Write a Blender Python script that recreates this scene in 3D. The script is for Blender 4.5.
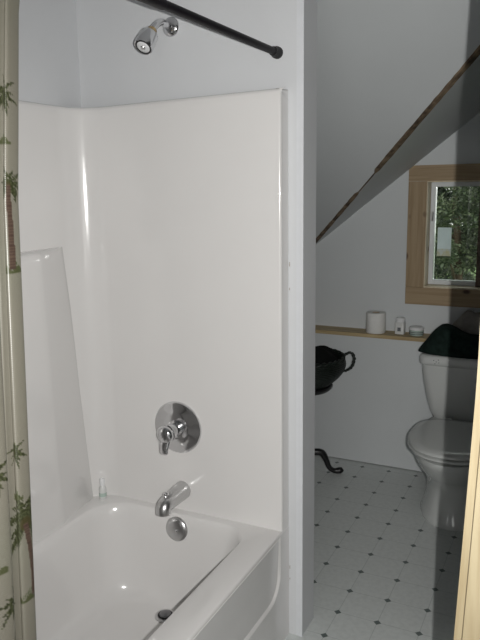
import bpy, bmesh, math, random
from mathutils import Vector, Matrix
random.seed(7)
PI = math.pi
for o in list(bpy.data.objects):
    bpy.data.objects.remove(o, do_unlink=True)
S = bpy.context.scene
COL = S.collection

# ------------------------------------------------------------------ camera
f_px, yaw, pit, roll, HC = 684.4397, 0.46056, 0.19041, -0.01502, 1.51666
fwd = Vector((-math.sin(yaw)*math.cos(pit), math.cos(yaw)*math.cos(pit), -math.sin(pit)))
rt = Vector((math.cos(yaw), math.sin(yaw), 0)); up = rt.cross(fwd)
r2 = math.cos(roll)*rt + math.sin(roll)*up
u2 = -math.sin(roll)*rt + math.cos(roll)*up
cam = bpy.data.cameras.new('camera'); camo = bpy.data.objects.new('camera', cam); COL.objects.link(camo)
cam.sensor_fit = 'VERTICAL'; cam.sensor_height = 36; cam.sensor_width = 27
cam.lens = f_px/640*36; cam.clip_start = 0.02; cam.clip_end = 200
m = Matrix((r2, u2, -fwd)).transposed().to_4x4(); m.translation = Vector((0, 0, HC))
camo.matrix_world = m
S.camera = camo
# ------------------------------------------------------------------ world, flash, exposure
W = bpy.data.worlds.new('sky'); S.world = W; W.use_nodes = True
bg = W.node_tree.nodes['Background']
bg.inputs[0].default_value = (1.0, 0.985, 0.95, 1); bg.inputs[1].default_value = 1.75
FL = bpy.data.lights.new('camera_flash', 'SPOT')
FL.energy = 130; FL.color = (1.0, 0.985, 0.955); FL.shadow_soft_size = 0.004
FL.spot_size = math.radians(96); FL.spot_blend = 0.9
flo = bpy.data.objects.new('camera_flash', FL); COL.objects.link(flo)
fm = m.copy(); fm.translation = Vector((0, 0, HC)) + r2*0.057 + u2*0.0 - fwd*0.0
flo.matrix_world = fm
S.view_settings.view_transform = 'Standard'; S.view_settings.look = 'None'
S.view_settings.exposure = 0; S.view_settings.gamma = 1; S.view_settings.use_curve_mapping = False

# ------------------------------------------------------------------ materials
def mat(name, col, rough=0.5, metal=0.0, var=0.0, vscale=8, bump=0.0, bscale=60, coat=0.0, spec=0.5, trans=0.0, col2=None, stretch=None):
    M = bpy.data.materials.new(name); M.use_nodes = True
    nt = M.node_tree; b = nt.nodes['Principled BSDF']
    b.inputs['Roughness'].default_value = rough; b.inputs['Metallic'].default_value = metal
    b.inputs['Coat Weight'].default_value = coat; b.inputs['Coat Roughness'].default_value = 0.06
    b.inputs['Specular IOR Level'].default_value = spec
    b.inputs['Transmission Weight'].default_value = trans
    tc = nt.nodes.new('ShaderNodeTexCoord'); src = tc.outputs['Object']
    if stretch:
        mp = nt.nodes.new('ShaderNodeMapping'); mp.inputs['Scale'].default_value = stretch
        nt.links.new(src, mp.inputs[0]); src = mp.outputs[0]
    n = nt.nodes.new('ShaderNodeTexNoise'); n.inputs['Scale'].default_value = vscale; n.inputs['Detail'].default_value = 5
    nt.links.new(src, n.inputs['Vector'])
    r = nt.nodes.new('ShaderNodeValToRGB')
    c2 = col2 or tuple(max(0, c*(1-var)) for c in col)
    r.color_ramp.elements[0].position = 0.35; r.color_ramp.elements[1].position = 0.65
    r.color_ramp.elements[0].color = (*c2, 1); r.color_ramp.elements[1].color = (*col, 1)
    nt.links.new(n.outputs['Fac'], r.inputs[0]); nt.links.new(r.outputs[0], b.inputs['Base Color'])
    if bump:
        n2 = nt.nodes.new('ShaderNodeTexNoise'); n2.inputs['Scale'].default_value = bscale
        nt.links.new(src, n2.inputs['Vector'])
        bp = nt.nodes.new('ShaderNodeBump'); bp.inputs['Strength'].default_value = bump; bp.inputs['Distance'].default_value = 0.002
        nt.links.new(n2.outputs['Fac'], bp.inputs['Height']); nt.links.new(bp.outputs[0], b.inputs['Normal'])
    return M

def wood(name, light, dark, knot, axis='Z', scale=1.0, rough=0.55):
    """pine: long stretched rings plus scattered knots"""
    M = bpy.data.materials.new(name); M.use_nodes = True
    nt = M.node_tree; b = nt.nodes['Principled BSDF']; b.inputs['Roughness'].default_value = rough
    tc = nt.nodes.new('ShaderNodeTexCoord'); mp = nt.nodes.new('ShaderNodeMapping')
    s = {'X': (2, 40, 40), 'Y': (40, 2, 40), 'Z': (40, 40, 2)}[axis]
    mp.inputs['Scale'].default_value = tuple(a*scale for a in s)
    nt.links.new(tc.outputs['Object'], mp.inputs[0])
    n = nt.nodes.new('ShaderNodeTexNoise'); n.inputs['Scale'].default_value = 1.6; n.inputs['Detail'].default_value = 6
    n.inputs['Distortion'].default_value = 0.6
    nt.links.new(mp.outputs[0], n.inputs['Vector'])
    r = nt.nodes.new('ShaderNodeValToRGB'); r.color_ramp.elements[0].position = 0.32; r.color_ramp.elements[1].position = 0.62
    r.color_ramp.elements[0].color = (*dark, 1); r.color_ramp.elements[1].color = (*light, 1)
    nt.links.new(n.outputs['Fac'], r.inputs[0])
    mp2 = nt.nodes.new('ShaderNodeMapping'); s2 = {'X': (5, 9, 9), 'Y': (9, 5, 9), 'Z': (9, 9, 5)}[axis]
    mp2.inputs['Scale'].default_value = s2
    nt.links.new(tc.outputs['Object'], mp2.inputs[0])
    v = nt.nodes.new('ShaderNodeTexVoronoi'); v.inputs['Scale'].default_value = 1.0
    nt.links.new(mp2.outputs[0], v.inputs['Vector'])
    kr = nt.nodes.new('ShaderNodeValToRGB'); kr.color_ramp.elements[0].position = 0.06; kr.color_ramp.elements[1].position = 0.13
    kr.color_ramp.elements[0].color = (1, 1, 1, 1); kr.color_ramp.elements[1].color = (0, 0, 0, 1)
    nt.links.new(v.outputs['Distance'], kr.inputs[0])
    mx = nt.nodes.new('ShaderNodeMix'); mx.data_type = 'RGBA'
    nt.links.new(kr.outputs[0], mx.inputs[0]); nt.links.new(r.outputs[0], mx.inputs[6]); mx.inputs[7].default_value = (*knot, 1)
    nt.links.new(mx.outputs[2], b.inputs['Base Color'])
    return M

M_wall = mat('painted_drywall', (0.61, 0.622, 0.638), 0.65, var=0.03, vscale=3, bump=0.15, bscale=120, spec=0.3)
M_wallB = mat('painted_drywall_bath', (0.58, 0.605, 0.615), 0.6, var=0.03, vscale=3, bump=0.15, bscale=120, spec=0.3)
M_gel = mat('white_gelcoat', (0.71, 0.698, 0.688), 0.16, var=0.01, coat=0.5, bump=0.30, bscale=9)
M_bead = mat('white_corner_bead', (0.64, 0.655, 0.68), 0.6, var=0.03, vscale=30, bump=0.3, bscale=80)
M_pine = wood('pale_pine_jamb', (0.31, 0.26, 0.165), (0.23, 0.18, 0.10), (0.16, 0.08, 0.04), 'Z', 0.9)
M_pineX = wood('pine_casing_level', (0.34, 0.25, 0.145), (0.26, 0.18, 0.095), (0.08, 0.04, 0.02), 'X')
M_pineZ = wood('pine_casing_upright', (0.34, 0.25, 0.145), (0.26, 0.18, 0.095), (0.08, 0.04, 0.02), 'Z')
M_pineL = wood('pine_ledge', (0.46, 0.36, 0.20), (0.33, 0.24, 0.12), (0.14, 0.08, 0.04), 'X')
M_pineE = wood('pine_jamb_extension', (0.66, 0.58, 0.43), (0.56, 0.48, 0.34), (0.2, 0.12, 0.06), 'Z')
M_chrome = mat('chrome', (0.72, 0.72, 0.73), 0.09, 1.0)
M_chromeB = mat('brushed_chrome', (0.60, 0.60, 0.60), 0.28, 1.0)
M_chromeD = mat('darkened_chrome', (0.22, 0.22, 0.23), 0.3, 1.0)
M_brass = mat('brass_ring', (0.62, 0.45, 0.22), 0.25, 1.0)
M_rod = mat('black_enamel', (0.006, 0.005, 0.007), 0.5, spec=0.25)
M_cap = mat('black_rubber', (0.012, 0.012, 0.013), 0.6)
M_dark = mat('dark_slot', (0.01, 0.01, 0.01), 0.6)
M_porc = mat('toilet_porcelain', (0.56, 0.575, 0.565), 0.1, var=0.01, coat=0.6)
M_seat = mat('toilet_seat_plastic', (0.52, 0.535, 0.525), 0.22, coat=0.3)
M_iron = mat('black_wrought_iron', (0.008, 0.008, 0.009), 0.35, bump=0.4, bscale=40)
M_wick = mat('black_wicker', (0.010, 0.016, 0.012), 0.5, var=0.5, vscale=60)
M_green = mat('dark_green_towel', (0.014, 0.026, 0.022), 0.95, var=0.4, vscale=40, bump=0.8, bscale=300, spec=0.1)
M_blk = mat('black_cloth', (0.008, 0.009, 0.009), 0.95, var=.3, vscale=40, bump=.6, bscale=200, spec=.1)
M_bag = mat('grey_brown_cloth', (0.30, 0.28, 0.26), 0.8, var=0.35, vscale=20, bump=0.5, bscale=80)
M_paper = mat('white_tissue', (0.72, 0.72, 0.70), 0.9, var=0.04, vscale=40, bump=0.2)
M_card = mat('cardboard', (0.35, 0.27, 0.18), 0.9)
M_white = mat('white_plastic', (0.74, 0.75, 0.76), 0.35)
M_vinyl = mat('white_vinyl_frame', (0.68, 0.71, 0.73), 0.3, coat=0.3)
M_lblgrey = mat('grey_print', (0.10, 0.11, 0.12), 0.6)
M_lblgreen = mat('green_glass_tint', (0.42, 0.52, 0.47), 0.2)
M_sheet = mat('pale_sticker', (0.80, 0.86, 0.88), 0.5, var=0.1, vscale=20)
nt = M_sheet.node_tree; _t = nt.nodes.new('ShaderNodeBsdfTranslucent'); _t.inputs[0].default_value = (.8, .88, .9, 1)
_m = nt.nodes.new('ShaderNodeMixShader'); nt.links.new(nt.nodes['Principled BSDF'].outputs[0], _m.inputs[1]); nt.links.new(_t.outputs[0], _m.inputs[2]); nt.links.new(_m.outputs[0], nt.nodes['Material Output'].inputs[0])
M_sheet2 = mat('sticker_yellow_print', (0.50, 0.50, 0.30), 0.5, col2=(0.55, 0.62, 0.60), vscale=60)
M_bark = mat('bark', (0.12, 0.085, 0.055), 0.9, var=0.4, vscale=25)
M_bark2 = mat('dark_brown_wood', (0.16, 0.11, 0.08), 0.6, var=.3, vscale=20)
M_grass = mat('meadow', (0.12, 0.20, 0.06), 0.95, var=0.5, vscale=4)
M_joint = mat('raw_joint', (0.22, 0.16, 0.10), 0.9, col2=(0.05, 0.032, 0.02), vscale=26, bump=0.6, bscale=150)
M_chip = mat('chipped_plaster', (0.25, 0.2, 0.15), 0.9)

def clear_mat(name, tint, gloss=0.1):
    M = bpy.data.materials.new(name); M.use_nodes = True; nt = M.node_tree
    nt.nodes.remove(nt.nodes['Principled BSDF']); out = nt.nodes['Material Output']
    t = nt.nodes.new('ShaderNodeBsdfTransparent'); t.inputs[0].default_value = (*tint, 1)
    g = nt.nodes.new('ShaderNodeBsdfGlossy'); g.inputs['Roughness'].default_value = 0.03
    fr = nt.nodes.new('ShaderNodeFresnel'); fr.inputs[0].default_value = 1.45
    mx = nt.nodes.new('ShaderNodeMixShader')
    nt.links.new(fr.outputs[0], mx.inputs[0]); nt.links.new(t.outputs[0], mx.inputs[1]); nt.links.new(g.outputs[0], mx.inputs[2])
    nt.links.new(mx.outputs[0], out.inputs[0]); return M
M_glass = clear_mat('window_glass', (0.93, 0.97, 0.95))
M_clear = clear_mat('clear_plastic', (0.90, 0.92, 0.92))
M_frost = mat('frosted_plastic', (0.62, 0.63, 0.62), 0.3)

# floor: white sheet vinyl with small dark diamonds every 146 mm and faint tile lines
def floor_mat():
    M = bpy.data.materials.new('diamond_vinyl'); M.use_nodes = True; nt = M.node_tree
    b = nt.nodes['Principled BSDF']; b.inputs['Roughness'].default_value = 0.32
    tc = nt.nodes.new('ShaderNodeTexCoord'); sp = nt.nodes.new('ShaderNodeSeparateXYZ')
    nt.links.new(tc.outputs['Object'], sp.inputs[0])
    def mth(op, a, bb=None, c=None):
        n = nt.nodes.new('ShaderNodeMath'); n.operation = op
        for i, v in enumerate((a, bb, c)):
            if v is None: continue
            if isinstance(v, (int, float)): n.inputs[i].default_value = v
            else: nt.links.new(v, n.inputs[i])
        return n.outputs[0]
    s = 0.1459
    def cell(o, off):
        a = mth('SUBTRACT', o, off); a = mth('DIVIDE', a, s); a = mth('ADD', a, 100.5)
        a = mth('FRACT', a); a = mth('SUBTRACT', a, 0.5); a = mth('ABSOLUTE', a); return mth('MULTIPLY', a, s)
    ax = cell(sp.outputs[0], -0.9832); ay = cell(sp.outputs[1], 2.7402)
    dia = mth('LESS_THAN', mth('ADD', ax, ay), 0.0140)
    ln = mth('LESS_THAN', mth('MINIMUM', ax, ay), 0.0013)
    n = nt.nodes.new('ShaderNodeTexNoise'); n.inputs['Scale'].default_value = 55; n.inputs['Detail'].default_value = 6
    nt.links.new(tc.outputs['Object'], n.inputs['Vector'])
    r = nt.nodes.new('ShaderNodeValToRGB'); r.color_ramp.elements[0].color = (0.55, 0.575, 0.565, 1); r.color_ramp.elements[1].color = (0.60, 0.625, 0.615, 1)
    r.color_ramp.elements[0].position = .35; r.color_ramp.elements[1].position = .6
    nt.links.new(n.outputs['Fac'], r.inputs[0])
    m1 = nt.nodes.new('ShaderNodeMix'); m1.data_type = 'RGBA'
    nt.links.new(mth('MULTIPLY', ln, 0.38), m1.inputs[0]); nt.links.new(r.outputs[0], m1.inputs[6]); m1.inputs[7].default_value = (0.22, 0.25, 0.25, 1)
    m2 = nt.nodes.new('ShaderNodeMix'); m2.data_type = 'RGBA'
    nt.links.new(dia, m2.inputs[0]); nt.links.new(m1.outputs[2], m2.inputs[6]); m2.inputs[7].default_value = (0.10, 0.125, 0.12, 1)
    nt.links.new(m2.outputs[2], b.inputs['Base Color'])
    return M
M_floor = floor_mat()

# ------------------------------------------------------------------ helpers
def tag(o, label=None, cat=None, group=None, kind=None):
    if label: o['label'] = label
    if cat: o['category'] = cat
    if group: o['group'] = group
    if kind: o['kind'] = kind
    return o
def empty(name, loc, label, cat, group=None):
    o = bpy.data.objects.new(name, None); COL.objects.link(o); o.location = loc; o.empty_display_size = .05
    return tag(o, label, cat, group)
def obj(name, bm, mats, parent=None, smooth=False, angle=None):
    me = bpy.data.meshes.new(name)
    bmesh.ops.recalc_face_normals(bm, faces=bm.faces[:])
    bm.to_mesh(me); bm.free()
    for mm in (mats if isinstance(mats, (list, tuple)) else [mats]): me.materials.append(mm)
    o = bpy.data.objects.new(name, me); COL.objects.link(o)
    if parent:
        o.parent = parent; o.matrix_parent_inverse = Matrix.Translation(parent.location).inverted()
    if smooth or angle:
        for p in me.polygons: p.use_smooth = True
        if angle:
            a = math.radians(angle); bb = bmesh.new(); bb.from_mesh(me)
            for e in bb.edges:
                if len(e.link_faces) == 2 and e.calc_face_angle(0) > a: e.smooth = False
            bb.to_mesh(me); bb.free()
    return o
def box(bm, x0, x1, y0, y1, z0, z1, bev=0.0, mi=0):
    b = bmesh.new()
    vs = [b.verts.new((x, y, z)) for x in (x0, x1) for y in (y0, y1) for z in (z0, z1)]
    for f in ((0, 1, 3, 2), (4, 6, 7, 5), (0, 4, 5, 1), (2, 3, 7, 6), (0, 2, 6, 4), (1, 5, 7, 3)): b.faces.new([vs[i] for i in f])
    if bev: bmesh.ops.bevel(b, geom=b.edges[:], offset=bev, segments=2, profile=.5, affect='EDGES')
    join(bm, b, mi); b.free()
def join(bm, b, mi=0):
    mp = {}
    for v in b.verts: mp[v] = bm.verts.new(v.co)
    for f in b.faces:
        try: nf = bm.faces.new([mp[v] for v in f.verts]); nf.material_index = mi
        except ValueError: pass
def prism(bm, pts, y0, y1, plane='xz', mi=0):
    """polygon pts (a,b) extruded between y0,y1 along the third axis"""
    def P(a, b, t): return {'xz': (a, t, b), 'yz': (t, a, b), 'xy': (a, b, t)}[plane]
    A = [bm.verts.new(P(a, b, y0)) for a, b in pts]; B = [bm.verts.new(P(a, b, y1)) for a, b in pts]
    n = len(pts); fs = [bm.faces.new(A), bm.faces.new(B[::-1])]
    for i in range(n): fs.append(bm.faces.new((A[i], A[(i+1) % n], B[(i+1) % n], B[i])))
    for f in fs: f.material_index = mi
def loft(bm, rings, cap0=True, cap1=True, closed=True, mi=0):
    R = [[bm.verts.new(p) for p in r] for r in rings]; n = len(R[0]); last = n if closed else n-1
    for a, b in zip(R, R[1:]):
        for i in range(last): 
            f = bm.faces.new((a[i], a[(i+1) % n], b[(i+1) % n], b[i])); f.material_index = mi
    if cap0: bm.faces.new(R[0][::-1]).material_index = mi
    if cap1: bm.faces.new(R[-1]).material_index = mi
    return R
def frame_of(d):
    d = Vector(d).normalized(); a = Vector((0, 0, 1)) if abs(d.z) < .9 else Vector((1, 0, 0))
    x = d.cross(a).normalized(); return x, x.cross(d).normalized(), d
def lathe(bm, origin, axis, prof, n=32, cap0=True, cap1=True, mi=0):
    x, y, d = frame_of(axis); o = Vector(origin)
    loft(bm, [[o + d*h + (x*math.cos(2*PI*i/n) + y*math.sin(2*PI*i/n))*r for i in range(n)] for h, r in prof], cap0, cap1, mi=mi)
def tube(bm, pts, rad, n=12, caps=True, mi=0, sub=0):
    pts = [Vector(p) for p in pts]
    rads = list(rad) if isinstance(rad, (list, tuple)) else [rad]*len(pts)
    if sub:
        P, R = [], []
        for i in range(len(pts)-1):
            p0 = pts[max(i-1, 0)]; p1 = pts[i]; p2 = pts[i+1]; p3 = pts[min(i+2, len(pts)-1)]
            for k in range(sub):
                t = k/sub
                P.append(.5*((2*p1)+(-p0+p2)*t+(2*p0-5*p1+4*p2-p3)*t*t+(-p0+3*p1-3*p2+p3)*t**3)); R.append(rads[i]*(1-t)+rads[i+1]*t)
        P.append(pts[-1]); R.append(rads[-1]); pts, rads = P, R
    rings = []; ref = None
    for i, p in enumerate(pts):
        d = (pts[min(i+1, len(pts)-1)] - pts[max(i-1, 0)]).normalized()
        if ref is None: ref = frame_of(d)[0]
        x = (ref - d*ref.dot(d)).normalized(); ref = x; y = d.cross(x)
        rings.append([p + (x*math.cos(2*PI*k/n)+y*math.sin(2*PI*k/n))*rads[i] for k in range(n)])
    loft(bm, rings, caps, caps, mi=mi)
def rrect(x0, x1, y0, y1, r, n=8):
    """rounded rectangle, counter clockwise; r one radius or four (x0y0, x1y0, x1y1, x0y1)"""
    rs = r if isinstance(r, (list, tuple)) else [r]*4
    out = []
    for (cx, cy, sx, sy, a0, q) in ((x0, y0, 1, 1, PI, 0), (x1, y0, -1, 1, 1.5*PI, 1), (x1, y1, -1, -1, 0, 2), (x0, y1, 1, -1, .5*PI, 3)):
        rr = rs[q]
        for k in range(n+1):
            a = a0 + .5*PI*k/n
            out.append((cx+sx*rr+math.cos(a)*rr, cy+sy*rr+math.sin(a)*rr))
    return out
def grid_bm(fn, nu, nv):
    bm = bmesh.new(); V = [[bm.verts.new(fn(i/nu, j/nv)) for j in range(nv+1)] for i in range(nu+1)]
    for i in range(nu):
        for j in range(nv): bm.faces.new((V[i][j], V[i+1][j], V[i+1][j+1], V[i][j+1]))
    return bm
def struct(name, bm, m, parent=None, **k):
    o = obj(name, bm, m, parent, **k)
    if not parent: o['kind'] = 'structure'
    return o

# ------------------------------------------------------------------ room shell
XL, XR, YB = -1.578, 1.45, -1.60
YP, YP2, XW = 1.9716, 2.0862, -0.7588      # plumbing wall front, back, free end
YF, YG = 3.524, 3.634                      # furred lower wall face, upper gable wall face
ZC = 2.34
zm = lambda y: 1.153 + .765*(YG-y)         # main roof slope
zd = lambda x: 1.226 + .789*(x+1.286) if x < 0 else 1.226 + .789*(1.286-x)
yc = YG-(ZC-1.153)/.765

bm = bmesh.new(); box(bm, XL-.12, XR+.12, YB-.12, YG+.15, -.1, 0); struct('floor', bm, M_floor)
bm = bmesh.new(); box(bm, XL, XR, YB, yc, ZC, ZC+.1); struct('ceiling', bm, M_wall)
# main slope either side of the dormer
bm = bmesh.new()
xr_, yr_ = 0.0, YG-(zd(0)-1.153)/.765
def slab(bm, tri, th=.04, nrm=None):
    tri = [Vector(t) for t in tri]; n = (tri[1]-tri[0]).cross(tri[2]-tri[0]).normalized()
    if n.z < 0: n = -n
    A = [bm.verts.new(p) for p in tri]; B = [bm.verts.new(p+n*th) for p in tri]; k = len(A)
    bm.faces.new(A); bm.faces.new(B[::-1])
    for i in range(k): bm.faces.new((A[i], A[(i+1) % k], B[(i+1) % k], B[i]))
VL = (-1.379, YG, 1.153); VR = (1.379, YG, 1.153); VT = (0, yr_, zd(0))
slab(bm, [(XL, YG, 1.153), VL, VT, (0, yc, ZC), (XL, yc, ZC)])
slab(bm, [(XR, YG, 1.153), VR, VT, (0, yc, ZC), (XR, yc, ZC)])
struct('ceiling_slope', bm, M_wallB)
bm = bmesh.new()
slab(bm, [VL, VT, (0, YG, zd(0))]); slab(bm, [VR, VT, (0, YG, zd(0))])
struct('ceiling_dormer', bm, M_wallB)
# raw unfinished joint along the valley
bm = bmesh.new()
a = Vector(VL); b = Vector(VT); d = (b-a).normalized(); nrm = Vector((.45, -.45, -1)).normalized(); side = d.cross(nrm).normalized()
rings = []
for k in range(81):
    t = k/80; p = a.lerp(b, t); w = .0085+.0060*t+random.uniform(-.0015, .0015)+.003*max(0, math.sin(t*17))
    if .30 < t < .40: w *= .2
    rings.append([p+side*w+nrm*-.004, p+side*w*.8+nrm*.004, p-side*w*.8+nrm*.004, p-side*w+nrm*-.004])
loft(bm, rings); struct('trim_1', bm, M_joint)

bm = bmesh.new(); box(bm, XL-.12, XL, YB-.12, YG+.15, 0, ZC+.1); struct('wall_left', bm, M_wall)
# wall behind the camera and right wall, with unseen openings added for ambient fill
bm = bmesh.new()
box(bm, XL, -.35, YB-.12, YB, 0, ZC); box(bm, .55, XR, YB-.12, YB, 0, ZC); box(bm, -.35, .55, YB-.12, YB, 2.05, ZC)
struct('wall_back', bm, M_wall)
bm = bmesh.new(); box(bm, XR, XR+.12, YB-.12, YG+.15, 0, .9); box(bm, XR, XR+.12, YB-.12, YG+.15, 1.9, ZC+.1)
box(bm, XR, XR+.12, YB-.12, -.9, .9, 1.9); box(bm, XR, XR+.12, .1, YG+.15, .9, 1.9)
struct('wall_right', bm, M_wall)
# plumbing wall with finished free end
bm = bmesh.new(); box(bm, XL, XW, YP, YP2, 0, ZC, 0); struct('wall_plumbing', bm, M_wall)
bm = bmesh.new()                                          # plaster corner bead, slightly brighter than the wall
box(bm, -.780, XW+.0012, YP-.0010, YP+.002, 0, ZC-.001); struct('trim_2', bm, M_bead)
bm = bmesh.new()
for z, h in ((1.275, .014), (1.20, .008), (.245, .012), (.205, .006)):
    box(bm, -.8035, -.8020, YP-.0012, YP-.0002, z, z+h)
struct('trim_3', bm, M_chip)
# near end wall of the tub alcove
bm = bmesh.new(); box(bm, XL, XW, .29, .40, 0, ZC); struct('wall_near', bm, M_wall)
# lower furred wall and gable wall round the window
bm = bmesh.new(); box(bm, XL, XR, YF, YG, .006, .722); struct('wall_far', bm, M_wallB)
WX0, WX1, WZ0, WZ1 = -.727, -.163, .978, 1.550
bm = bmesh.new()
prism(bm, [(XL, .6), (WX0, .6), (WX0, zd(WX0)), (-1.379, 1.153), (XL, 1.153)], YG, YG+.12)
prism(bm, [(WX0, .6), (WX1, .6), (WX1, WZ0), (WX0, WZ0)], YG, YG+.12)
prism(bm, [(WX0, WZ1), (WX1, WZ1), (WX1, zd(WX1)), (WX0, zd(WX0))], YG, YG+.12)
prism(bm, [(WX1, .6), (XR, .6), (XR, 1.153), (1.379, 1.153), (0, zd(0)), (WX1, zd(WX1))], YG, YG+.12)
struct('wall_gable', bm, M_wallB)
bm = bmesh.new(); box(bm, XL, XR, YF-.02, YG, .722, .7415, .002); struct('trim_4', bm, M_pineL)
# divider wall with raw pine jamb at the right of the picture
YJ = .95
bm = bmesh.new(); box(bm, -.035, XR, YJ+.012, YJ+.115, 0, ZC); struct('wall_divider', bm, M_wall)
def jx(z):          # left edge of the slightly bowed jamb
    P = [(0, -.150), (.45, -.139), (.854, -.1255), (1.05, -.1185), (1.262, -.1115), (1.45, -.1115), (1.6, -.112), (2.06, -.107), (ZC, -.106)]
    for (a, xa), (b, xb) in zip(P, P[1:]):
        if z <= b: return xa+(xb-xa)*(z-a)/(b-a)
    return P[-1][1]
def jstrip(bm, o0, o1, y0, y1):
    zs = [ZC*k/40 for k in range(41)]
    loft(bm, [[(jx(z)+o0, y0, z), ((jx(z)+o1) if o1 is not None else -.035, y0, z), ((jx(z)+o1) if o1 is not None else -.035, y1, z), (jx(z)+o0, y1, z)] for z in zs])
bm = bmesh.new(); jstrip(bm, 0, .0108, YJ, YJ+.10); jstrip(bm, .0125, .075, YJ-.004, YJ+.10); jstrip(bm, .0105, .0128, YJ+.006, YJ+.10)
struct('trim_5', bm, M_pine)

# ------------------------------------------------------------------ window
win = bpy.data.objects.new('window_1', None); COL.objects.link(win); win.location = (-.59, YG, WZ0); win['kind'] = 'structure'
CX0, CX1, CZ0, CZ1 = -.811, -.079, .898, 1.620; IX0, IX1, IZ0, IZ1 = -.717, -.173, .990, 1.537
yc0, yc1 = YG-.018, YG
bm = bmesh.new(); box(bm, CX0, IX0, yc0, yc1, IZ0, IZ1, .0015); tag(obj('side_casing', bm, M_pineZ, win), 'left upright pine board')
bm = bmesh.new(); box(bm, IX1, CX1, yc0, yc1, IZ0, IZ1, .0015); tag(obj('side_casing', bm, M_pineZ, win), 'right upright pine board')
bm = bmesh.new(); box(bm, CX0, CX1, yc0, yc1, CZ0, IZ0-.001, .0015); tag(obj('bottom_casing', bm, M_pineX, win), 'bottom pine board')
bm = bmesh.new(); prism(bm, [(CX0, IZ1+.001), (CX1, IZ1+.001), (CX1, CZ1), (-.787, CZ1-.003), (CX0, zd(CX0)-.004)], yc0, yc1)
tag(obj('top_casing', bm, M_pineX, win), 'knotty top pine board with its corner cut to the slope')
bm = bmesh.new()
box(bm, WX0, IX0+.004, YG-.012, YG+.085, WZ0, WZ1, .001); box(bm, IX1-.004, WX1, YG-.012, YG+.085, WZ0, WZ1, .001)
box(bm, IX0+.004, IX1-.004, YG-.012, YG+.085, WZ0, WZ0+.018, .001); box(bm, IX0+.004, IX1-.004, YG-.012, YG+.085, WZ1-.018, WZ1, .001)
obj('jamb_extension', bm, M_pineE, win)
bm = bmesh.new(); fx0, fx1, fz0, fz1 = IX0+.004, IX1-.004, WZ0+.018, WZ1-.018; fw = .024
ya, yb = YG+.075, YG+.118
box(bm, fx0, fx0+fw, ya, yb, fz0, fz1, .003); box(bm, fx1-fw, fx1, ya, yb, fz0, fz1, .003)
box(bm, fx0+fw-.001, fx1-fw+.001, ya, yb, fz0, fz0+fw, .003); box(bm, fx0+fw-.001, fx1-fw+.001, ya, yb, fz1-fw, fz1, .003)
tag(obj('sash_frame', bm, M_vinyl, win), 'white vinyl sash frame')
bm = bmesh.new(); box(bm, fx0+fw-.004, fx1-fw+.004, YG+.094, YG+.098, fz0+fw-.004, fz1-fw+.004); obj('pane', bm, M_glass, win)
bm = bmesh.new(); box(bm, -.466, -.428, YG+.045, yb+.002, fz0, fz1, .002); tag(obj('mullion', bm, M_bark2, win), 'dark brown upright between the two lights')
bm = bmesh.new(); lathe(bm, (fx0+.014, ya, 1.375), (0, -1, 0), [(0, .006), (.012, .006), (.014, .003)], 12)
box(bm, fx0+.009, fx0+.019, ya-.016, ya-.01, 1.33, 1.38, .002); tag(obj('latch', bm, M_chrome, win), 'small shiny latch')
sh = empty('sticker', (-.645, YG+.0925, 1.22), 'pale rectangular sticker on the glass of the small window', 'sticker')
bm = bmesh.new(); box(bm, -.674, -.603, YG+.0925, YG+.0937, 1.185, 1.297); obj('sheet', bm, M_sheet, sh)
bm = bmesh.new(); box(bm, -.674, -.603, YG+.0925, YG+.0937, 1.147, 1.185); tag(obj('printed_band', bm, M_sheet2, sh), 'yellowish printed lower band')

# ------------------------------------------------------------------ outdoors
bm = bmesh.new(); box(bm, -25, 20, YG+.3, 40, -1.3, -1.2); struct('ground', bm, M_grass)
LEAF = [mat('leaf_bright', (0.19, 0.235, 0.13), 0.5, var=.4, vscale=3), mat('leaf_mid', (0.09, 0.125, 0.065), 0.5, var=.4, vscale=3), mat('leaf_dark', (0.035, 0.055, 0.03), 0.5, var=.4, vscale=3)]
def tree(name, x, y, h, w, label, n, leaf=.09, bias=(1, 1, 1)):
    t = empty(name, (x, y, -1.2), label, 'tree' if name == 'tree' else 'shrub')
    bm = bmesh.new(); tube(bm, [(x, y, -1.2), (x+.05, y, -1.2+h*.3), (x-.04, y, -1.2+h*.6), (x, y, -1.2+h*.85)], [.08, .06, .04, .015], 8, sub=3)
    for k in range(9):
        a = k*2.4; z0 = -1.2+h*(.15+.07*k)
        tube(bm, [(x, y, z0), (x+math.cos(a)*w*.4, y+math.sin(a)*w*.4, z0+.25), (x+math.cos(a)*w*.8, y+math.sin(a)*w*.8, z0+.4)], [.03, .018, .006], 6, sub=2)
    obj('trunk', bm, M_bark, t, smooth=True)
    bm = bmesh.new(); clumps = [(Vector((random.gauss(0, .45)*w, random.gauss(0, .45)*w, random.uniform(.12, 1)*h)), random.uniform(.16, .4)*w*.7, random.choices((0, 1, 2), bias)[0]) for _ in range(90)]
    for _ in range(n):
        c, r, mi = random.choice(clumps); d = Vector((random.gauss(0, 1), random.gauss(0, 1), random.gauss(0, 1))).normalized()
        p = Vector((x, y, -1.2)) + c + d*r*random.uniform(.6, 1); L = leaf*random.uniform(.6, 1.2)
        u = Vector((random.gauss(0, 1), random.gauss(0, 1), random.gauss(0, .5))).normalized(); v = u.cross(Vector((random.gauss(0, .6), random.gauss(0, .6), 1))).normalized()
        q = u.cross(v)
        vs = [bm.verts.new(p), bm.verts.new(p+u*L*.5+v*L*.28+q*L*.06), bm.verts.new(p+u*L), bm.verts.new(p+u*L*.5-v*L*.28+q*L*.06)]
        f = bm.faces.new(vs); f.material_index = mi if random.random() < .75 else random.randrange(3)
    obj('foliage', bm, LEAF, t)
tree('shrub', -1.15, 6.6, 1.75, .7, 'light green low shrub outside, at the foot of the window view', 12000, .035, (3, 2, 1))
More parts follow.
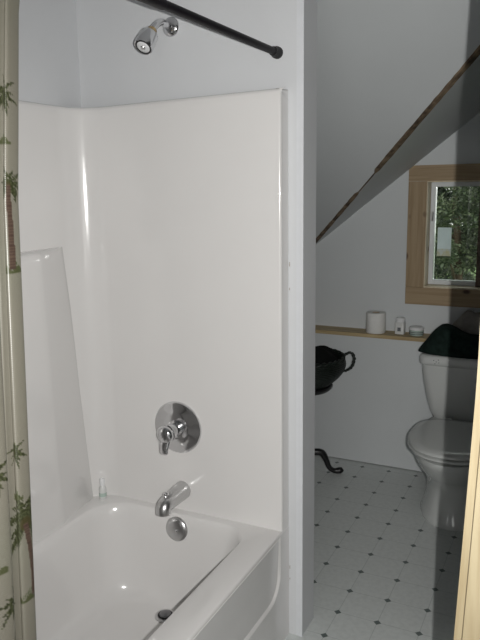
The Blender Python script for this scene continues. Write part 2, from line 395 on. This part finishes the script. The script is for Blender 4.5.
tree('tree', -1.55, 10.0, 4.6, 1.2, 'leafy green tree outside, filling the view through the small window', 42000, .065, (3, 3, 2))
tree('tree', -2.3, 16.0, 7.5, 2.6, 'large dark tree farther off, seen in the gaps of the nearer tree', 50000, .17, (1, 2, 4))

# ------------------------------------------------------------------ one piece bathtub and shower surround
XS, ZT = -.8058, .4075
XI, YI, YN = -1.556, 1.914, .46     # inner faces of surround: left, faucet end, near end
tub = empty('bathtub', (-1.19, 1.2, 0), 'glossy white one-piece bathtub with tall moulded shower surround', 'bathtub')
n = 10
out = rrect(XL+.003, XS, .403, YP-.002, .002, n)
def ring(pts, z): return [(x, y, z) for x, y in pts]
bm = bmesh.new()
seq = []
for k in range(5):
    a = k/4*PI/2; seq.append(ring(rrect(XL+.003, XS-.007+.007*math.cos(a), .403, YP-.002, .002, n), ZT-.007+.007*math.sin(a)))
inner = [(-1.492, -.900, .56, 1.886, (.14, .12, .10, .13), ZT), (-1.487, -.904, .565, 1.882, (.14, .12, .10, .13), ZT-.003),
         (-1.480, -.910, .575, 1.876, (.15, .12, .10, .13), ZT-.014), (-1.474, -.916, .60, 1.871, (.15, .12, .10, .13), ZT-.04),
         (-1.462, -.928, .66, 1.862, (.15, .12, .10, .13), .28), (-1.448, -.942, .72, 1.852, (.15, .12, .10, .13), .17),
         (-1.434, -.956, .76, 1.843, (.15, .12, .11, .13), .115), (-1.41, -.98, .80, 1.826, (.13, .12, .10, .12), .088),
         (-1.37, -1.02, .86, 1.80, (.11, .1, .09, .1), .078), (-1.25, -1.14, 1.2, 1.70, (.05, .05, .05, .05), .075)]
for x0, x1, y0, y1, r, z in inner: seq.append(ring(rrect(x0, x1, y0, y1, r, n), z))
loft(bm, seq, cap0=False, cap1=True)
basin = obj('basin', bm, M_gel, tub, angle=50)
# apron with a recessed panel
bm = bmesh.new()
def apr(pts, x): return [(x if z < ZT-.03 else max(x, XS-.0005), y, z) for y, z in pts]
o_ = rrect(.403, YP-.002, 0, ZT-.007, .001, n); i_ = rrect(.48, 1.899, .183, ZT-.0105, (.03, .085, .003, .003), n); i2 = rrect(.482, 1.893, .189, ZT-.011, (.03, .082, .003, .003), n); i3 = rrect(.49, 1.886, .196, ZT-.0115, (.03, .078, .003, .003), n)
loft(bm, [apr(o_, XS), apr(i_, XS), apr(rrect(.481, 1.896, .186, ZT-.0108, (.03, .083, .003, .003), n), XS+.002), apr(i2, XS+.001), apr(i3, XS-.006)], cap0=False, cap1=True)
loft(bm, [apr(o_, XS), apr(o_, XS-.01)], cap0=False, cap1=False)
tag(obj('apron', bm, M_gel, tub, angle=18), 'front apron with recessed panel')
# surround: plan path from near end round left panel to faucet end
XE = XS-.0012
path = [(XE, YP-.002), (XE, YI+.008)] + [(XE-.008+.008*math.cos(a), YI+.008-.008*math.sin(a)) for a in [PI/2*k/6 for k in range(1, 7)]]
R = .105
path += [(-1.0, YI), (-1.2, YI), (-1.35, YI)]
path += [(XI+R-R*math.sin(a), YI-R+R*math.cos(a)) for a in [PI/2*k/14 for k in range(15)]]
path += [(XI, 1.6), (XI, 1.3), (XI, 1.0), (XI, .8)]
path += [(XI+R-R*math.cos(a), YN+R-R*math.sin(a)) for a in [PI/2*k/8 for k in range(9)]]
path += [(-1.2, YN), (XS-.016, YN)] + [(XS-.016+.016*math.sin(a), YN-.016+.016*math.cos(a)) for a in [PI/2*k/4 for k in range(1, 5)]] + [(XS, .403)]
def nr(i):
    a = Vector(path[max(i-1, 0)]); b = Vector(path[min(i+1, len(path)-1)]); d = (b-a).normalized(); return Vector((d.y, -d.x))  # toward wall? sign fixed below
def ztop(x, y):
    if y < 1.85: return 1.790
    t = max(0, min(1, (x+1.50)/.69)); return 1.788+.013*t
rows = []
for q, (dz, off) in enumerate(((None, 0), (-.030, 0), (-.012, .0004), (-.004, .003), (0, .010), (0, .020))):
    row = []
    for i, (x, y) in enumerate(path):
        nn = nr(i); c = Vector((-1.19, 1.2)); 
        if nn.dot(Vector((x, y))-c) < 0 and 1 < i < len(path)-2: nn = -nn
        if i <= 1 or i >= len(path)-2: nn = Vector((-1, 0))
        z = ZT-.012 if dz is None else ztop(x, y)+dz
        o2 = 0 if i in (0, len(path)-1) else off
        row.append((max(XL+.002, x+nn.x*o2), min(YP-.002, max(.402, y+nn.y*o2)), z))
    rows.append(row)
bm = bmesh.new(); loft(bm, rows, cap0=False, cap1=False, closed=False)
sur = obj('surround', bm, M_gel, tub, angle=50)
tag(sur, 'tall glossy shower surround walls')
# moulded raised column with ledge on the left panel
bm = bmesh.new()
def colsec(z, pr):
    t = (1.33-z)/(1.33-.42); yi = 1.648+.015*t; yo = 1.800+.100*t
    X = XI+pr
    return [(XI-.004, .75, z), (X-.01, .75, z), (X, .77, z), (X, 1.2, z), (X, yi-.03, z), (X-.0005, yi-.012, z), (X-.003, yi+.004, z), (X-.009, yi+.022, z), (XI+.012+pr*.15, yo-.045, z), (XI+.005, yo-.016, z), (XI+.001, yo, z), (XI-.004, yo+.006, z)]
secs = [colsec(ZT, .056)]+[colsec(z, .050) for z in (.6, .8, 1.0, 1.2, 1.30)]+[colsec(1.318, .048), colsec(1.327, .042), colsec(1.331, .030), colsec(1.332, .006)]
loft(bm, secs, cap0=True, cap1=True); tag(obj('corner_column', bm, M_gel, tub, angle=60), 'raised moulded column with a ledge on top')
# overflow plate and drain
bm = bmesh.new(); oc = (-1.184, 1.871, .356); ax = Vector((0, -1, .10))
lathe(bm, oc, ax, [(-.012, .030), (0, .043), (.006, .043), (.010, .040), (.014, .026), (.016, .010), (.016, .001)], 36)
of = obj('overflow_plate', bm, M_chromeB, tub, angle=40); of['label'] = 'round chrome overflow plate'
bm = bmesh.new()
lathe(bm, (-1.178, 1.857, .357), ax, [(0, .006), (.004, .006), (.007, .003)], 12); tag(obj('screw', bm, M_chrome, of, smooth=True), 'small bright screw')
bm = bmesh.new(); dc = (-1.184, 1.775, .0765)
lathe(bm, dc, (0, 0, 1), [(0, .036), (.004, .036), (.007, .031), (.006, .026)], 36)
dr = obj('drain', bm, M_chromeB, tub, angle=40); dr['label'] = 'round chrome drain flange'
bm = bmesh.new(); lathe(bm, (dc[0], dc[1], dc[2]+.0065), (0, 0, 1), [(0, .026), (.001, .026)], 30)
obj('grate', bm, M_dark, dr)
bm = bmesh.new(); lathe(bm, (dc[0], dc[1], dc[2]+.0075), (0, 0, 1), [(0, .021), (.004, .020), (.009, .012), (.010, .004)], 30)
obj('stopper', bm, M_chromeD, dr, angle=40)

# ------------------------------------------------------------------ bath valve
vc = Vector((-1.193, YI, .712))
vt = empty('bath_valve', vc, 'chrome shower valve with round escutcheon and drop lever, on the surround', 'faucet')
bm = bmesh.new(); lathe(bm, vc, (0, -1, 0), [(0, .092), (.004, .092), (.009, .089), (.012, .080), (.013, .066), (.017, .058), (.019, .045), (.019, .020)], 56)
obj('escutcheon', bm, M_chrome, vt, angle=35)
bm = bmesh.new(); lathe(bm, vc+Vector((0, -.017, 0)), (0, -1, 0), [(0, .030), (.010, .030), (.014, .025), (.032, .024), (.036, .021), (.048, .020)], 32); obj('sleeve', bm, M_chrome, vt, angle=35)
bm = bmesh.new(); hc = vc+Vector((0, -.064, 0))
lathe(bm, hc, (0, -1, 0), [(0, .022), (.008, .030), (.022, .031), (.031, .026), (.036, .014), (.037, .002)], 32)
# drop lever: tapered curved paddle
rings = []
for k in range(15):
    t = k/14; z = -.006-.060*t; y = -.014-.014*math.sin(t*PI*.6)-.004*t; w = .025*(1-t)+.0125*t + (.002 if t > .85 else 0); th = .012*(1-t)+.0055*t
    if k == 14: w *= .55; th *= .6
    rings.append([hc+Vector((math.cos(a)*w, y+math.sin(a)*th, z)) for a in [2*PI*i/16 for i in range(16)]])
loft(bm, rings); obj('lever', bm, M_chrome, vt, angle=50)

# ------------------------------------------------------------------ tub spout
sc = Vector((-1.182, YI, .484))
st = empty('tub_spout', sc, 'short chrome tub spout under the valve', 'faucet')
bm = bmesh.new(); rings = []
prof = [(0, .031, .031, 0), (.003, .0325, .0325, 0), (.03, .0315, .0315, -.001), (.055, .030, .030, -.002), (.080, .0290, .0285, -.003), (.108, .028, .027, -.004)]
for y, rx, rz, dz in prof: rings.append([sc+Vector((math.cos(a)*rx, -y, math.sin(a)*rz+dz)) for a in [2*PI*i/24 for i in range(24)]])
for k in range(1, 8):          # turn down
    t = k/7*PI/2; c = sc+Vector((0, -.108, -.024)); rad = .020
    ctr = c+Vector((0, -math.sin(t)*rad, math.cos(t)*rad)); dr_ = Vector((0, -math.cos(t), -math.sin(t))); upv = Vector((0, -math.sin(t), math.cos(t)))
    rr = .0275-.002*k/7
    rings.append([ctr+Vector((1, 0, 0))*math.cos(a)*rr+upv*math.sin(a)*rr*.95 for a in [2*PI*i/24 for i in range(24)]])
last = rings[-1]; rings.append([p+Vector((0, 0, -.008)) for p in last])
loft(bm, rings); obj('spout_body', bm, M_chromeB, st, angle=50)
bm = bmesh.new(); lathe(bm, sc+Vector((0, -.112, .016)), (0, 0, 1), [(0, .006), (.008, .006), (.012, .009), (.018, .009), (.021, .004)], 14); obj('diverter_knob', bm, M_chrome, st, angle=40)
bm = bmesh.new(); lathe(bm, sc+Vector((0, -.128, -.0318)), (0, 0, -1), [(0, .017), (.0012, .017)], 18); tag(obj('outlet', bm, M_dark, st), 'dark spout mouth')

# ------------------------------------------------------------------ shower head
fc = Vector((-1.206, YP, 2.020))
sh_ = empty('shower_head', fc, 'small chrome shower head on a bent arm, high on the painted wall', 'shower head')
bm = bmesh.new(); lathe(bm, fc, (0, -1, 0), [(0, .030), (.003, .030), (.007, .027), (.012, .018), (.013, .010)], 32); obj('flange', bm, M_chrome, sh_, angle=40)
bm = bmesh.new(); e1 = fc+Vector((0, -.055, .004)); e2 = fc+Vector((0, -.092, -.014)); e3 = fc+Vector((-.002, -.106, -.028))
tube(bm, [fc+Vector((0, -.005, 0)), fc+Vector((0, -.03, .003)), e1, fc+Vector((0, -.076, -.004)), e2, e3], .0105, 14, sub=4); obj('shower_arm', bm, M_chrome, sh_, smooth=True)
hd = Vector((-.06, -.60, -.74)).normalized()
bm = bmesh.new(); lathe(bm, e3-hd*.004, hd, [(0, .011), (.004, .015), (.014, .016), (.018, .012)], 24); tag(obj('swivel_nut', bm, M_brass, sh_, angle=40), 'brass-toned swivel nut')
bm = bmesh.new(); h0 = e3+hd*.012
lathe(bm, h0, hd, [(0, .014), (.004, .023), (.010, .027), (.030, .028), (.034, .0295), (.056, .030), (.062, .028), (.060, .024)], 32, cap1=False); obj('head_body', bm, M_chrome, sh_, angle=35)
bm = bmesh.new(); lathe(bm, h0+hd*.0590, hd, [(0, .0265), (.002, .0265), (.0022, .022)], 32); tag(obj('rubber_ring', bm, M_cap, sh_), 'black ring at the rim')
bm = bmesh.new(); lathe(bm, h0+hd*.0608, hd, [(0, .021), (.002, .019), (.003, .010)], 28); fc_ = obj('spray_face', bm, M_white, sh_, angle=40); fc_['label'] = 'white spray face'
bm = bmesh.new(); lathe(bm, h0+hd*.0638, hd, [(0, .008), (.003, .006)], 14); obj('nozzle_hub', bm, M_chromeB, fc_)

# ------------------------------------------------------------------ curtain rod
XROD, ZROD = -.8405, 1.9081
rod = empty('shower_curtain_rod', (XROD, 1.2, ZROD), 'black tension shower rod running to the painted wall', 'curtain rod')
bm = bmesh.new(); lathe(bm, (XROD, 1.30, ZROD), (0, 1, 0), [(0, .0105), (.66, .0105)], 20); obj('inner_tube', bm, M_rod, rod, angle=40)
bm = bmesh.new(); lathe(bm, (XROD, .43, ZROD), (0, 1, 0), [(0, .0128), (.905, .0128), (.915, .0118)], 20); obj('outer_tube', bm, M_rod, rod, angle=40)
for y0, s in ((YP, -1), (.402, 1)):
    bm = bmesh.new(); lathe(bm, (XROD, y0, ZROD), (0, s, 0), [(0, .0175), (.012, .0175), (.015, .016), (.020, .0145), (.034, .0135)], 24)
    obj('end_cap', bm, M_cap, rod, angle=40)

# ------------------------------------------------------------------ shower curtain printed with palms
def palm_hit(s, z):
    """printed cloth colour at cloth coords s (m from free edge), z (m)"""
    return None
PALMS = [  # base s, base z, height, lean, frond radius
    (.058, 1.597, .070, .0, .032), (.036, 1.392, .135, .004, .030), (.050, 1.018, .074, .000, .026),
    (.016, .842, .128, .014, .066), (.106, .800, .056, .003, .032),
    (.040, .60, .12, .0, .05), (.012, .40, .13, .0, .05)]
for k in range(60): PALMS.append((.15+.055*(k % 8)+.02*((k*7) % 3), .34+.155*(k//8*1.25)+.03*((k*5) % 4), random.choice((.08, .12, .15)), random.uniform(-.01, .01), random.choice((.035, .05))))
PALMS = [p for p in PALMS if p[2] > .01]
PR = []
for (s0, z0, h, ln_, fr) in PALMS:
    top = (s0+ln_, z0+h); fr_ = []
    for k in range(12):
        a = PI*(-.24+1.48*k/11); fr_.append((a, fr*(.8+.3*((k*3) % 2))))
    PR.append((s0, z0, h, ln_, top, fr_, fr))
def cloth_col(s, z):
    base = Vector((0.142, 0.134, 0.108)); b = 1
    # broad pale green wash bands
    wash = max(0, math.sin(z*14+.8))**3; col = base.lerp(Vector((0.115, 0.130, 0.09)), .18*wash)*b
    for (s0, z0, h, l, top, fr_, fr) in PR:
        if abs(s-s0) > fr*1.3 or z < z0-.02 or z > z0+h+fr*1.1: continue
        if z0 <= z <= z0+h:
            t = (z-z0)/h; cx = s0+l*t*t; w = (.0048 if h > .1 else .0017)*(1.25-.4*t)
            if abs(s-cx) < w: return Vector((0.045, 0.028, 0.022)) if math.sin(z*1200) > -.2 else Vector((0.075, 0.052, 0.038))
        if z0-.006 < z < z0+.002+.004*math.sin(s*300) and abs(s-s0) < fr*.7: return Vector((0.05, 0.055, 0.025))
        if z0 < z < z0+.022 and abs(s-s0) < fr*.5 and math.sin((s-s0)*1500+z*600) > .3 and z < z0+.022*(1-abs(s-s0)/(fr*.5)): return Vector((0.04, 0.055, 0.02))
        ds, dz = s-top[0], z-top[1]; rr = math.hypot(ds, dz)
        if rr < fr*.16: return Vector((0.04, 0.035, 0.015))
        for (a, L) in fr_:
            # drooping frond curve
            ca, sa = math.cos(a), math.sin(a); u = ds*ca+dz*sa
            if 0 < u < L:
                v = -ds*sa+dz*ca; droop = -(u/L)**2*L*.55*ca
                wv = fr*.14*math.sin(PI*min(1, u/L*.9+.1))*(1 if math.sin(u*2200) > -.5 else .45)
                if abs(v-droop) < wv: return Vector((0.024, 0.027, 0.012)) if math.sin(u*900+a*5) > -.3 else Vector((0.05, 0.055, 0.027))
    return col
def cedge(z): return .793+(z-.76)*.109
def cx_(z): return -.84 if z > 1.5 else (-.84+.05*(1.5-z)/.85 if z > .65 else -.79)
NU, NV = 240, 760; LS = .62; ZB, ZTOP = .18, 1.897
Z2 = [ZB+(ZTOP-ZB)*j/NV for j in range(NV+1)]
bm = bmesh.new(); V = []
# pleated plan path, parametrised by cloth length
for i in range(NU+1):
    s = LS*(i/NU)**1.35
    row = []
    for j, z in enumerate(Z2):
        ph = s*(2*PI/.105); amp = (.006 if s < .08 else .0125)*min(1, s/.04)*(1.0-.25*(z-1)) 
        yy = cedge(z)-.004*(1-math.cos(min(1, s/.012)*PI/2)) - s*.60 + .007*math.sin(2*ph+.4*math.sin(z*3))*min(1, s/.03)
        # free edge curls back
        xx = cx_(z)+.004 + amp*math.sin(ph+.5*math.sin(z*2.2)) - (.012*(1-s/.016)**2 if s < .016 else 0)
        if z > 1.80: k = (z-1.80)/.097; xx = xx*(1-k)+(XROD+.0125)*k
        if z < .66: xx = max(xx, XS+.008)
        row.append(bm.verts.new((xx, yy, z)))
    V.append(row)
for i in range(NU):
    for j in range(NV): bm.faces.new((V[i][j], V[i+1][j], V[i+1][j+1], V[i][j+1]))
M_curt = bpy.data.materials.new('palm_print_cloth'); M_curt.use_nodes = True; nt = M_curt.node_tree; bs = nt.nodes['Principled BSDF']
at = nt.nodes.new('ShaderNodeVertexColor'); at.layer_name = 'print'; nt.links.new(at.outputs[0], bs.inputs['Base Color'])
bs.inputs['Roughness'].default_value = .34
wv = nt.nodes.new('ShaderNodeTexWave'); wv.bands_direction = 'Z'; wv.inputs['Scale'].default_value = 90; wv.inputs['Distortion'].default_value = 3
tcc = nt.nodes.new('ShaderNodeTexCoord'); nt.links.new(tcc.outputs['Object'], wv.inputs['Vector'])
bpp = nt.nodes.new('ShaderNodeBump'); bpp.inputs['Strength'].default_value = .10; bpp.inputs['Distance'].default_value = .001
nt.links.new(wv.outputs['Fac'], bpp.inputs['Height']); nt.links.new(bpp.outputs[0], bs.inputs['Normal'])
cur = obj('shower_curtain', bm, M_curt, smooth=True)
tag(cur, 'beige shower curtain printed with palm trees, hanging at the near end of the tub', 'curtain')
ca = cur.data.color_attributes.new('print', 'FLOAT_COLOR', 'POINT')
for i in range(NU+1):
    s = LS*(i/NU)**1.35
    for j, z in enumerate(Z2):
        c = cloth_col(s, z); ca.data[i*(NV+1)+j].color = (*c, 1)
sm = cur.modifiers.new('thick', 'SOLIDIFY'); sm.thickness = .0015

# ------------------------------------------------------------------ small bottle in the tub corner
bp_ = Vector((-1.497, 1.868, ZT))
bt = empty('small_bottle', bp_, 'tiny clear plastic bottle standing in the back corner of the tub rim', 'bottle')
bm = bmesh.new(); lathe(bm, bp_, (0, 0, 1), [(0, .012), (.002, .0135), (.042, .0135), (.050, .008), (.054, .007)], 20); obj('bottle_body', bm, M_frost, bt, angle=40)
bm = bmesh.new(); lathe(bm, bp_+Vector((0, 0, .054)), (0, 0, 1), [(0, .0095), (.022, .0095), (.025, .008)], 18); obj('cap', bm, M_white, bt, angle=40)
bm = bmesh.new(); lathe(bm, bp_+Vector((0, 0, .012)), (0, 0, 1), [(0, .0138), (.014, .0138)], 20, False, False)
tag(obj('print_band', bm, M_lblgreen, bt), 'grey-green printed band')

# ------------------------------------------------------------------ toilet
TX = -.432
to = empty('toilet', (TX, 3.05, 0), 'white two-piece toilet with closed lid below the small window', 'toilet')
def egg(hx, y0, y1, z, n=40, p=2.3, flat=0.75):
    """plan outline: rounded front at y0, squarer back at y1"""
    cy = y0+(y1-y0)*.52; out = []
    for k in range(n):
        a = 2*PI*k/n; c, s = math.cos(a), math.sin(a); e = 2/p if s < 0 else 2/(p+1.2)
        x = hx*math.copysign(abs(c)**(2/p if s < 0 else e), c)
        y = (cy-y0)*math.copysign(abs(s)**(2/2.0 if s < 0 else e), s) if s < 0 else (y1-cy)*abs(s)**e
        out.append((TX+x, cy+y, z))
    return out
bm = bmesh.new()
loft(bm, [egg(.166, 2.938, 3.42, 0), egg(.170, 2.935, 3.42, .012), egg(.163, 2.942, 3.42, .03), egg(.150, 2.955, 3.42, .08), egg(.143, 2.955, 3.42, .15),
          egg(.145, 2.925, 3.42, .20), egg(.160, 2.865, 3.43, .25), egg(.174, 2.80, 3.44, .30), egg(.186, 2.760, 3.44, .345), egg(.190, 2.745, 3.44, .366), egg(.188, 2.745, 3.44, .378), egg(.17, 2.765, 3.42, .382)])
bo = obj('bowl', bm, M_porc, to, angle=50)
bm = bmesh.new(); loft(bm, [egg(.190, 2.738, 3.20, .392), egg(.196, 2.730, 3.205, .398), egg(.196, 2.730, 3.205, .405), egg(.190, 2.738, 3.20, .409)]); obj('seat', bm, M_seat, to, angle=50)
bm = bmesh.new(); loft(bm, [egg(.190, 2.738, 3.20, .4115), egg(.195, 2.731, 3.205, .416), egg(.195, 2.731, 3.205, .423), egg(.189, 2.738, 3.20, .429), egg(.16, 2.78, 3.17, .432), egg(.08, 2.88, 3.1, .433)])
ld = obj('seat_lid', bm, M_seat, to, angle=50)
for sx in (-.07, .07):
    bm = bmesh.new(); box(bm, TX+sx-.02, TX+sx+.02, 3.20, 3.235, .392, .426, .006); obj('hinge', bm, M_seat, to)
bm = bmesh.new()
def tk(hx, y0, y1, r, z): return ring(rrect(TX-hx, TX+hx, y0, y1, r, 6), z)
loft(bm, [tk(.150, 3.345, 3.49, .04, .372), tk(.168, 3.335, 3.50, .045, .378), tk(.182, 3.325, 3.503, .05, .41), tk(.196, 3.312, 3.505, .05, .47), tk(.210, 3.304, 3.507, .045, .55), tk(.219, 3.30, 3.508, .04, .62), tk(.222, 3.298, 3.508, .04, .660)])
obj('tank', bm, M_porc, to, angle=50)
bm = bmesh.new()
loft(bm, [tk(.226, 3.294, 3.512, .04, .657), tk(.232, 3.287, 3.515, .042, .662), tk(.234, 3.284, 3.516, .044, .672), tk(.233, 3.285, 3.515, .044, .692), tk(.228, 3.291, 3.512, .044, .702), tk(.215, 3.305, 3.50, .04, .706)])
tl = obj('tank_lid', bm, M_porc, to, angle=50)
bm = bmesh.new()
for dx, dz in ((0, 0), (-.012, .006), (-.006, -.010), (.010, .010), (.012, -.004)):
    lathe(bm, (TX-.145+dx, 3.2845, .680+dz), (0, -1, 0), [(-.002, .0025), (.0008, .0025)], 8)
tag(obj('sprig_print', bm, M_lblgrey, tl), 'cluster of small dark dots')
for sx in (-.105, .105):
    bm = bmesh.new(); lathe(bm, (TX+sx, 3.12, .045), (math.copysign(.35, sx), 0, 1), [(-.02, .016), (.006, .016), (.014, .010), (.017, .003)], 14)
    obj('bolt_cap', bm, M_porc, to, smooth=True)

# ------------------------------------------------------------------ folded dark green towel heap on the tank
def blobfn(cx, cy, hx, hy, z0, prof, wr, seed):
    rnd = random.Random(seed); ph = [rnd.uniform(0, 6.3) for _ in range(8)]
    bm = bmesh.new(); rings = []; nr_ = 14; nn = 48
    for k in range(nr_+1):
        t = k/nr_; rr = math.cos(t*PI/2)**.55 if t < 1 else 0.02
        rg = []
        for i in range(nn):
            a = 2*PI*i/nn; c, s = math.cos(a), math.sin(a)
            px, py = hx*rr*math.copysign(abs(c)**.8, c), hy*rr*math.copysign(abs(s)**.8, s)
            w = 1+wr*(math.sin(3*a+ph[0]+2*t)+.6*math.sin(5*a+ph[1]-3*t)+.4*math.sin(9*a+ph[2]))
            x = cx+px*w; y = cy+py*w
            z = z0+math.sin(t*PI/2)*prof((x-cx)/hx, (y-cy)/hy) + wr*.06*math.sin(14*x*3+ph[3])*t
            rg.append((x, y, max(z, z0)))
        rings.append(rg)
    loft(bm, rings); return bm
def tprof(u, v):       # peak toward the left, lower tail to the right
    return .100*math.exp(-((u+.50)/.40)**2)+.085*math.exp(-((u-.5)/1.0)**2)+.012
bm = blobfn(-.470, 3.400, .215, .098, .7065, tprof, .035, 3)
gt = obj('towel', bm, M_green, smooth=True)
tag(gt, 'dark green crumpled towel heaped on the toilet tank lid', 'towel')
bm = blobfn(-.400, 3.575, .155, .048, .7415, lambda u, v: .145+.014*math.sin(u*9), .05, 5)
tag(obj('cloth_bundle', bm, M_bag, smooth=True), 'grey-brown crumpled cloth bundle on the ledge behind the green towel', 'cloth')

# ------------------------------------------------------------------ things on the ledge
ZL = .7415
tp = empty('toilet_paper_roll', (-.952, 3.565, ZL), 'white toilet paper roll standing on the pine ledge', 'toilet paper')
bm = bmesh.new(); lathe(bm, (-.952, 3.565, ZL), (0, 0, 1), [(.003, .020), (0, .024), (0, .050), (.003, .0525), (.107, .0525), (.110, .050), (.110, .022), (.108, .020)], 36, False, False); obj('paper', bm, M_paper, tp, angle=40)
bm = bmesh.new(); lathe(bm, (-.952, 3.565, ZL), (0, 0, 1), [(.001, .0200), (.109, .0200), (.109, .0185), (.001, .0185), (.001, .02)], 28, False, False); tag(obj('core', bm, M_card, tp, angle=40), 'cardboard core')
jr = empty('small_jar', (-.822, 3.575, ZL), 'small whitish square jar with grey print, between paper roll and low round dish', 'jar')
bm = bmesh.new(); loft(bm, [ring([(x-.822, y+3.575) for x, y in rrect(-r, r, -r, r, .007, 4)], ZL+z) for z, r in ((0, .020), (.002, .0245), (.062, .0245), (.066, .021))]); obj('jar_body', bm, M_frost, jr, angle=50)
bm = bmesh.new(); box(bm, -.843, -.801, 3.556, 3.594, ZL+.003, ZL+.045, .006); tag(obj('contents', bm, M_white, jr), 'white contents')
bm = bmesh.new(); lathe(bm, (-.822, 3.575, ZL+.066), (0, 0, 1), [(0, .024), (.020, .024), (.022, .021)], 22); tag(obj('lid', bm, M_white, jr, angle=40), 'white lid')
bm = bmesh.new(); box(bm, -.831, -.814, 3.5492, 3.5502, ZL+.018, ZL+.038); tag(obj('printed_label', bm, M_lblgrey, jr), 'dark grey print')
tn = empty('covered_dish', (-.735, 3.570, ZL), 'low round glass dish with dark bands, on the ledge beside the green towel', 'dish')
bm = bmesh.new(); lathe(bm, (-.735, 3.570, ZL), (0, 0, 1), [(0, .030), (.002, .035), (.030, .037), (.031, .034)], 32); obj('dish_body', bm, M_lblgreen, tn, angle=40)
bm = bmesh.new(); lathe(bm, (-.735, 3.570, ZL+.031), (0, 0, 1), [(0, .038), (.003, .039), (.012, .038), (.015, .034)], 32); tag(obj('lid', bm, M_white, tn, angle=40), 'whitish lid')
bm = bmesh.new()
for z in (.008, .018): lathe(bm, (-.735, 3.570, ZL+z), (0, 0, 1), [(0, .0373), (.004, .0376)], 32, False, False)
tag(obj('band', bm, M_lblgrey, tn), 'dark bands')

# ------------------------------------------------------------------ pedestal stand and basket
PX, PY = -1.244, 3.25; ZTBL = .505
ps = empty('pedestal_table', (PX, PY, 0), 'black three-legged pedestal table half hidden behind the white wall end', 'table')
bm = bmesh.new(); lathe(bm, (PX, PY, ZTBL-.018), (0, 0, 1), [(-.022, .10), (-.010, .135), (.004, .150), (.012, .152), (.018, .148)], 48); obj('tabletop', bm, M_iron, ps, angle=40)
bm = bmesh.new(); lathe(bm, (PX, PY, .08), (0, 0, 1), [(0, .02), (.02, .03), (.05, .034), (.08, .022), (.14, .016), (.22, .022), (.27, .028), (.30, .018), (.36, .03), (.413, .06)], 24); obj('column', bm, M_iron, ps, smooth=True)
for a in (math.radians(26), math.radians(146), math.radians(266)):
    bm = bmesh.new(); d = Vector((math.cos(a), math.sin(a), 0)); b0 = Vector((PX, PY, 0))
    def L(r, z): return b0+d*r+Vector((0, 0, z))
    tube(bm, [L(.012, .110), L(.06, .124), L(.098, .118), L(.120, .080), L(.138, .036), L(.165, .016), L(.196, .018), L(.210, .026)], [.016, .018, .019, .016, .014, .014, .018, .011], 12, sub=4)
    obj('leg', bm, M_iron, ps, smooth=True)
bk = empty('wicker_basket', (PX, PY, ZTBL), 'black wicker basket with looped handles on the pedestal table', 'basket')
def brad(t): return .135+.078*math.sin(t*2.05)
HB = .135
bm = bmesh.new(); prev = None
for k in range(15):          # woven rows
    t = k/14; z = ZTBL+.008+HB*t; r = brad(t); pts = []
    nn = 60
    for i in range(nn+1):
        a = 2*PI*i/nn; rr = r+.004*math.sin(15*a*2+PI*(k % 2)); pts.append((PX+math.cos(a)*rr, PY+math.sin(a)*rr, z))
    tube(bm, pts, .0058, 6, caps=False)
lathe(bm, (PX, PY, ZTBL+.001), (0, 0, 1), [(0, .118), (.006, .118)], 32)
for i in range(20):
    a = 2*PI*i/20; tube(bm, [(PX+math.cos(a)*brad(t), PY+math.sin(a)*brad(t), ZTBL+.006+HB*t) for t in (0, .25, .5, .75, 1)], .004, 6)
obj('woven_body', bm, M_wick, bk, smooth=True)
bm = bmesh.new(); nn = 120
for q in (0, 1): tube(bm, [(PX+math.cos(2*PI*i/nn)*(brad(1)+.006*math.cos(i*.9+q*PI)), PY+math.sin(2*PI*i/nn)*(brad(1)+.006*math.cos(i*.9+q*PI)), ZTBL+HB+.012+.006*math.sin(i*.9+q*PI)) for i in range(nn+1)], .0055, 6, caps=False)
obj('braided_rim', bm, M_wick, bk, smooth=True)
for a0 in (math.radians(14), math.radians(194)):
    bm = bmesh.new(); dd = Vector((math.cos(a0), math.sin(a0), 0)); tt = Vector((-dd.y, dd.x, 0))
    base = Vector((PX, PY, ZTBL+HB))
    ear = [(-.012, .005), (.010, .030), (.032, .042), (.048, .034), (.056, .008), (.050, -.022), (.036, -.044), (.012, -.058), (-.012, -.062)]
    fine = []
    for k in range(len(ear)-1):
        for q in range(4):
            t = q/4; fine.append((ear[k][0]*(1-t)+ear[k+1][0]*t, ear[k][1]*(1-t)+ear[k+1][1]*t))
    for q in (0, 1):
        tube(bm, [base+dd*(brad(1)+u+.004*math.cos(i*1.2+q*PI))+tt*.005*math.sin(i*1.2+q*PI)+Vector((0, 0, v)) for i, (u, v) in enumerate(fine)], .0055, 8)
    obj('handle', bm, M_wick, bk, smooth=True)
bm = blobfn(PX, PY, .192, .192, ZTBL+.105, lambda u, v: .070+.02*math.sin(u*4)+.018*math.cos(v*5+1), .04, 9)
tag(obj('cloth', bm, M_blk, smooth=True), 'black crumpled cloth filling the wicker basket', 'cloth')
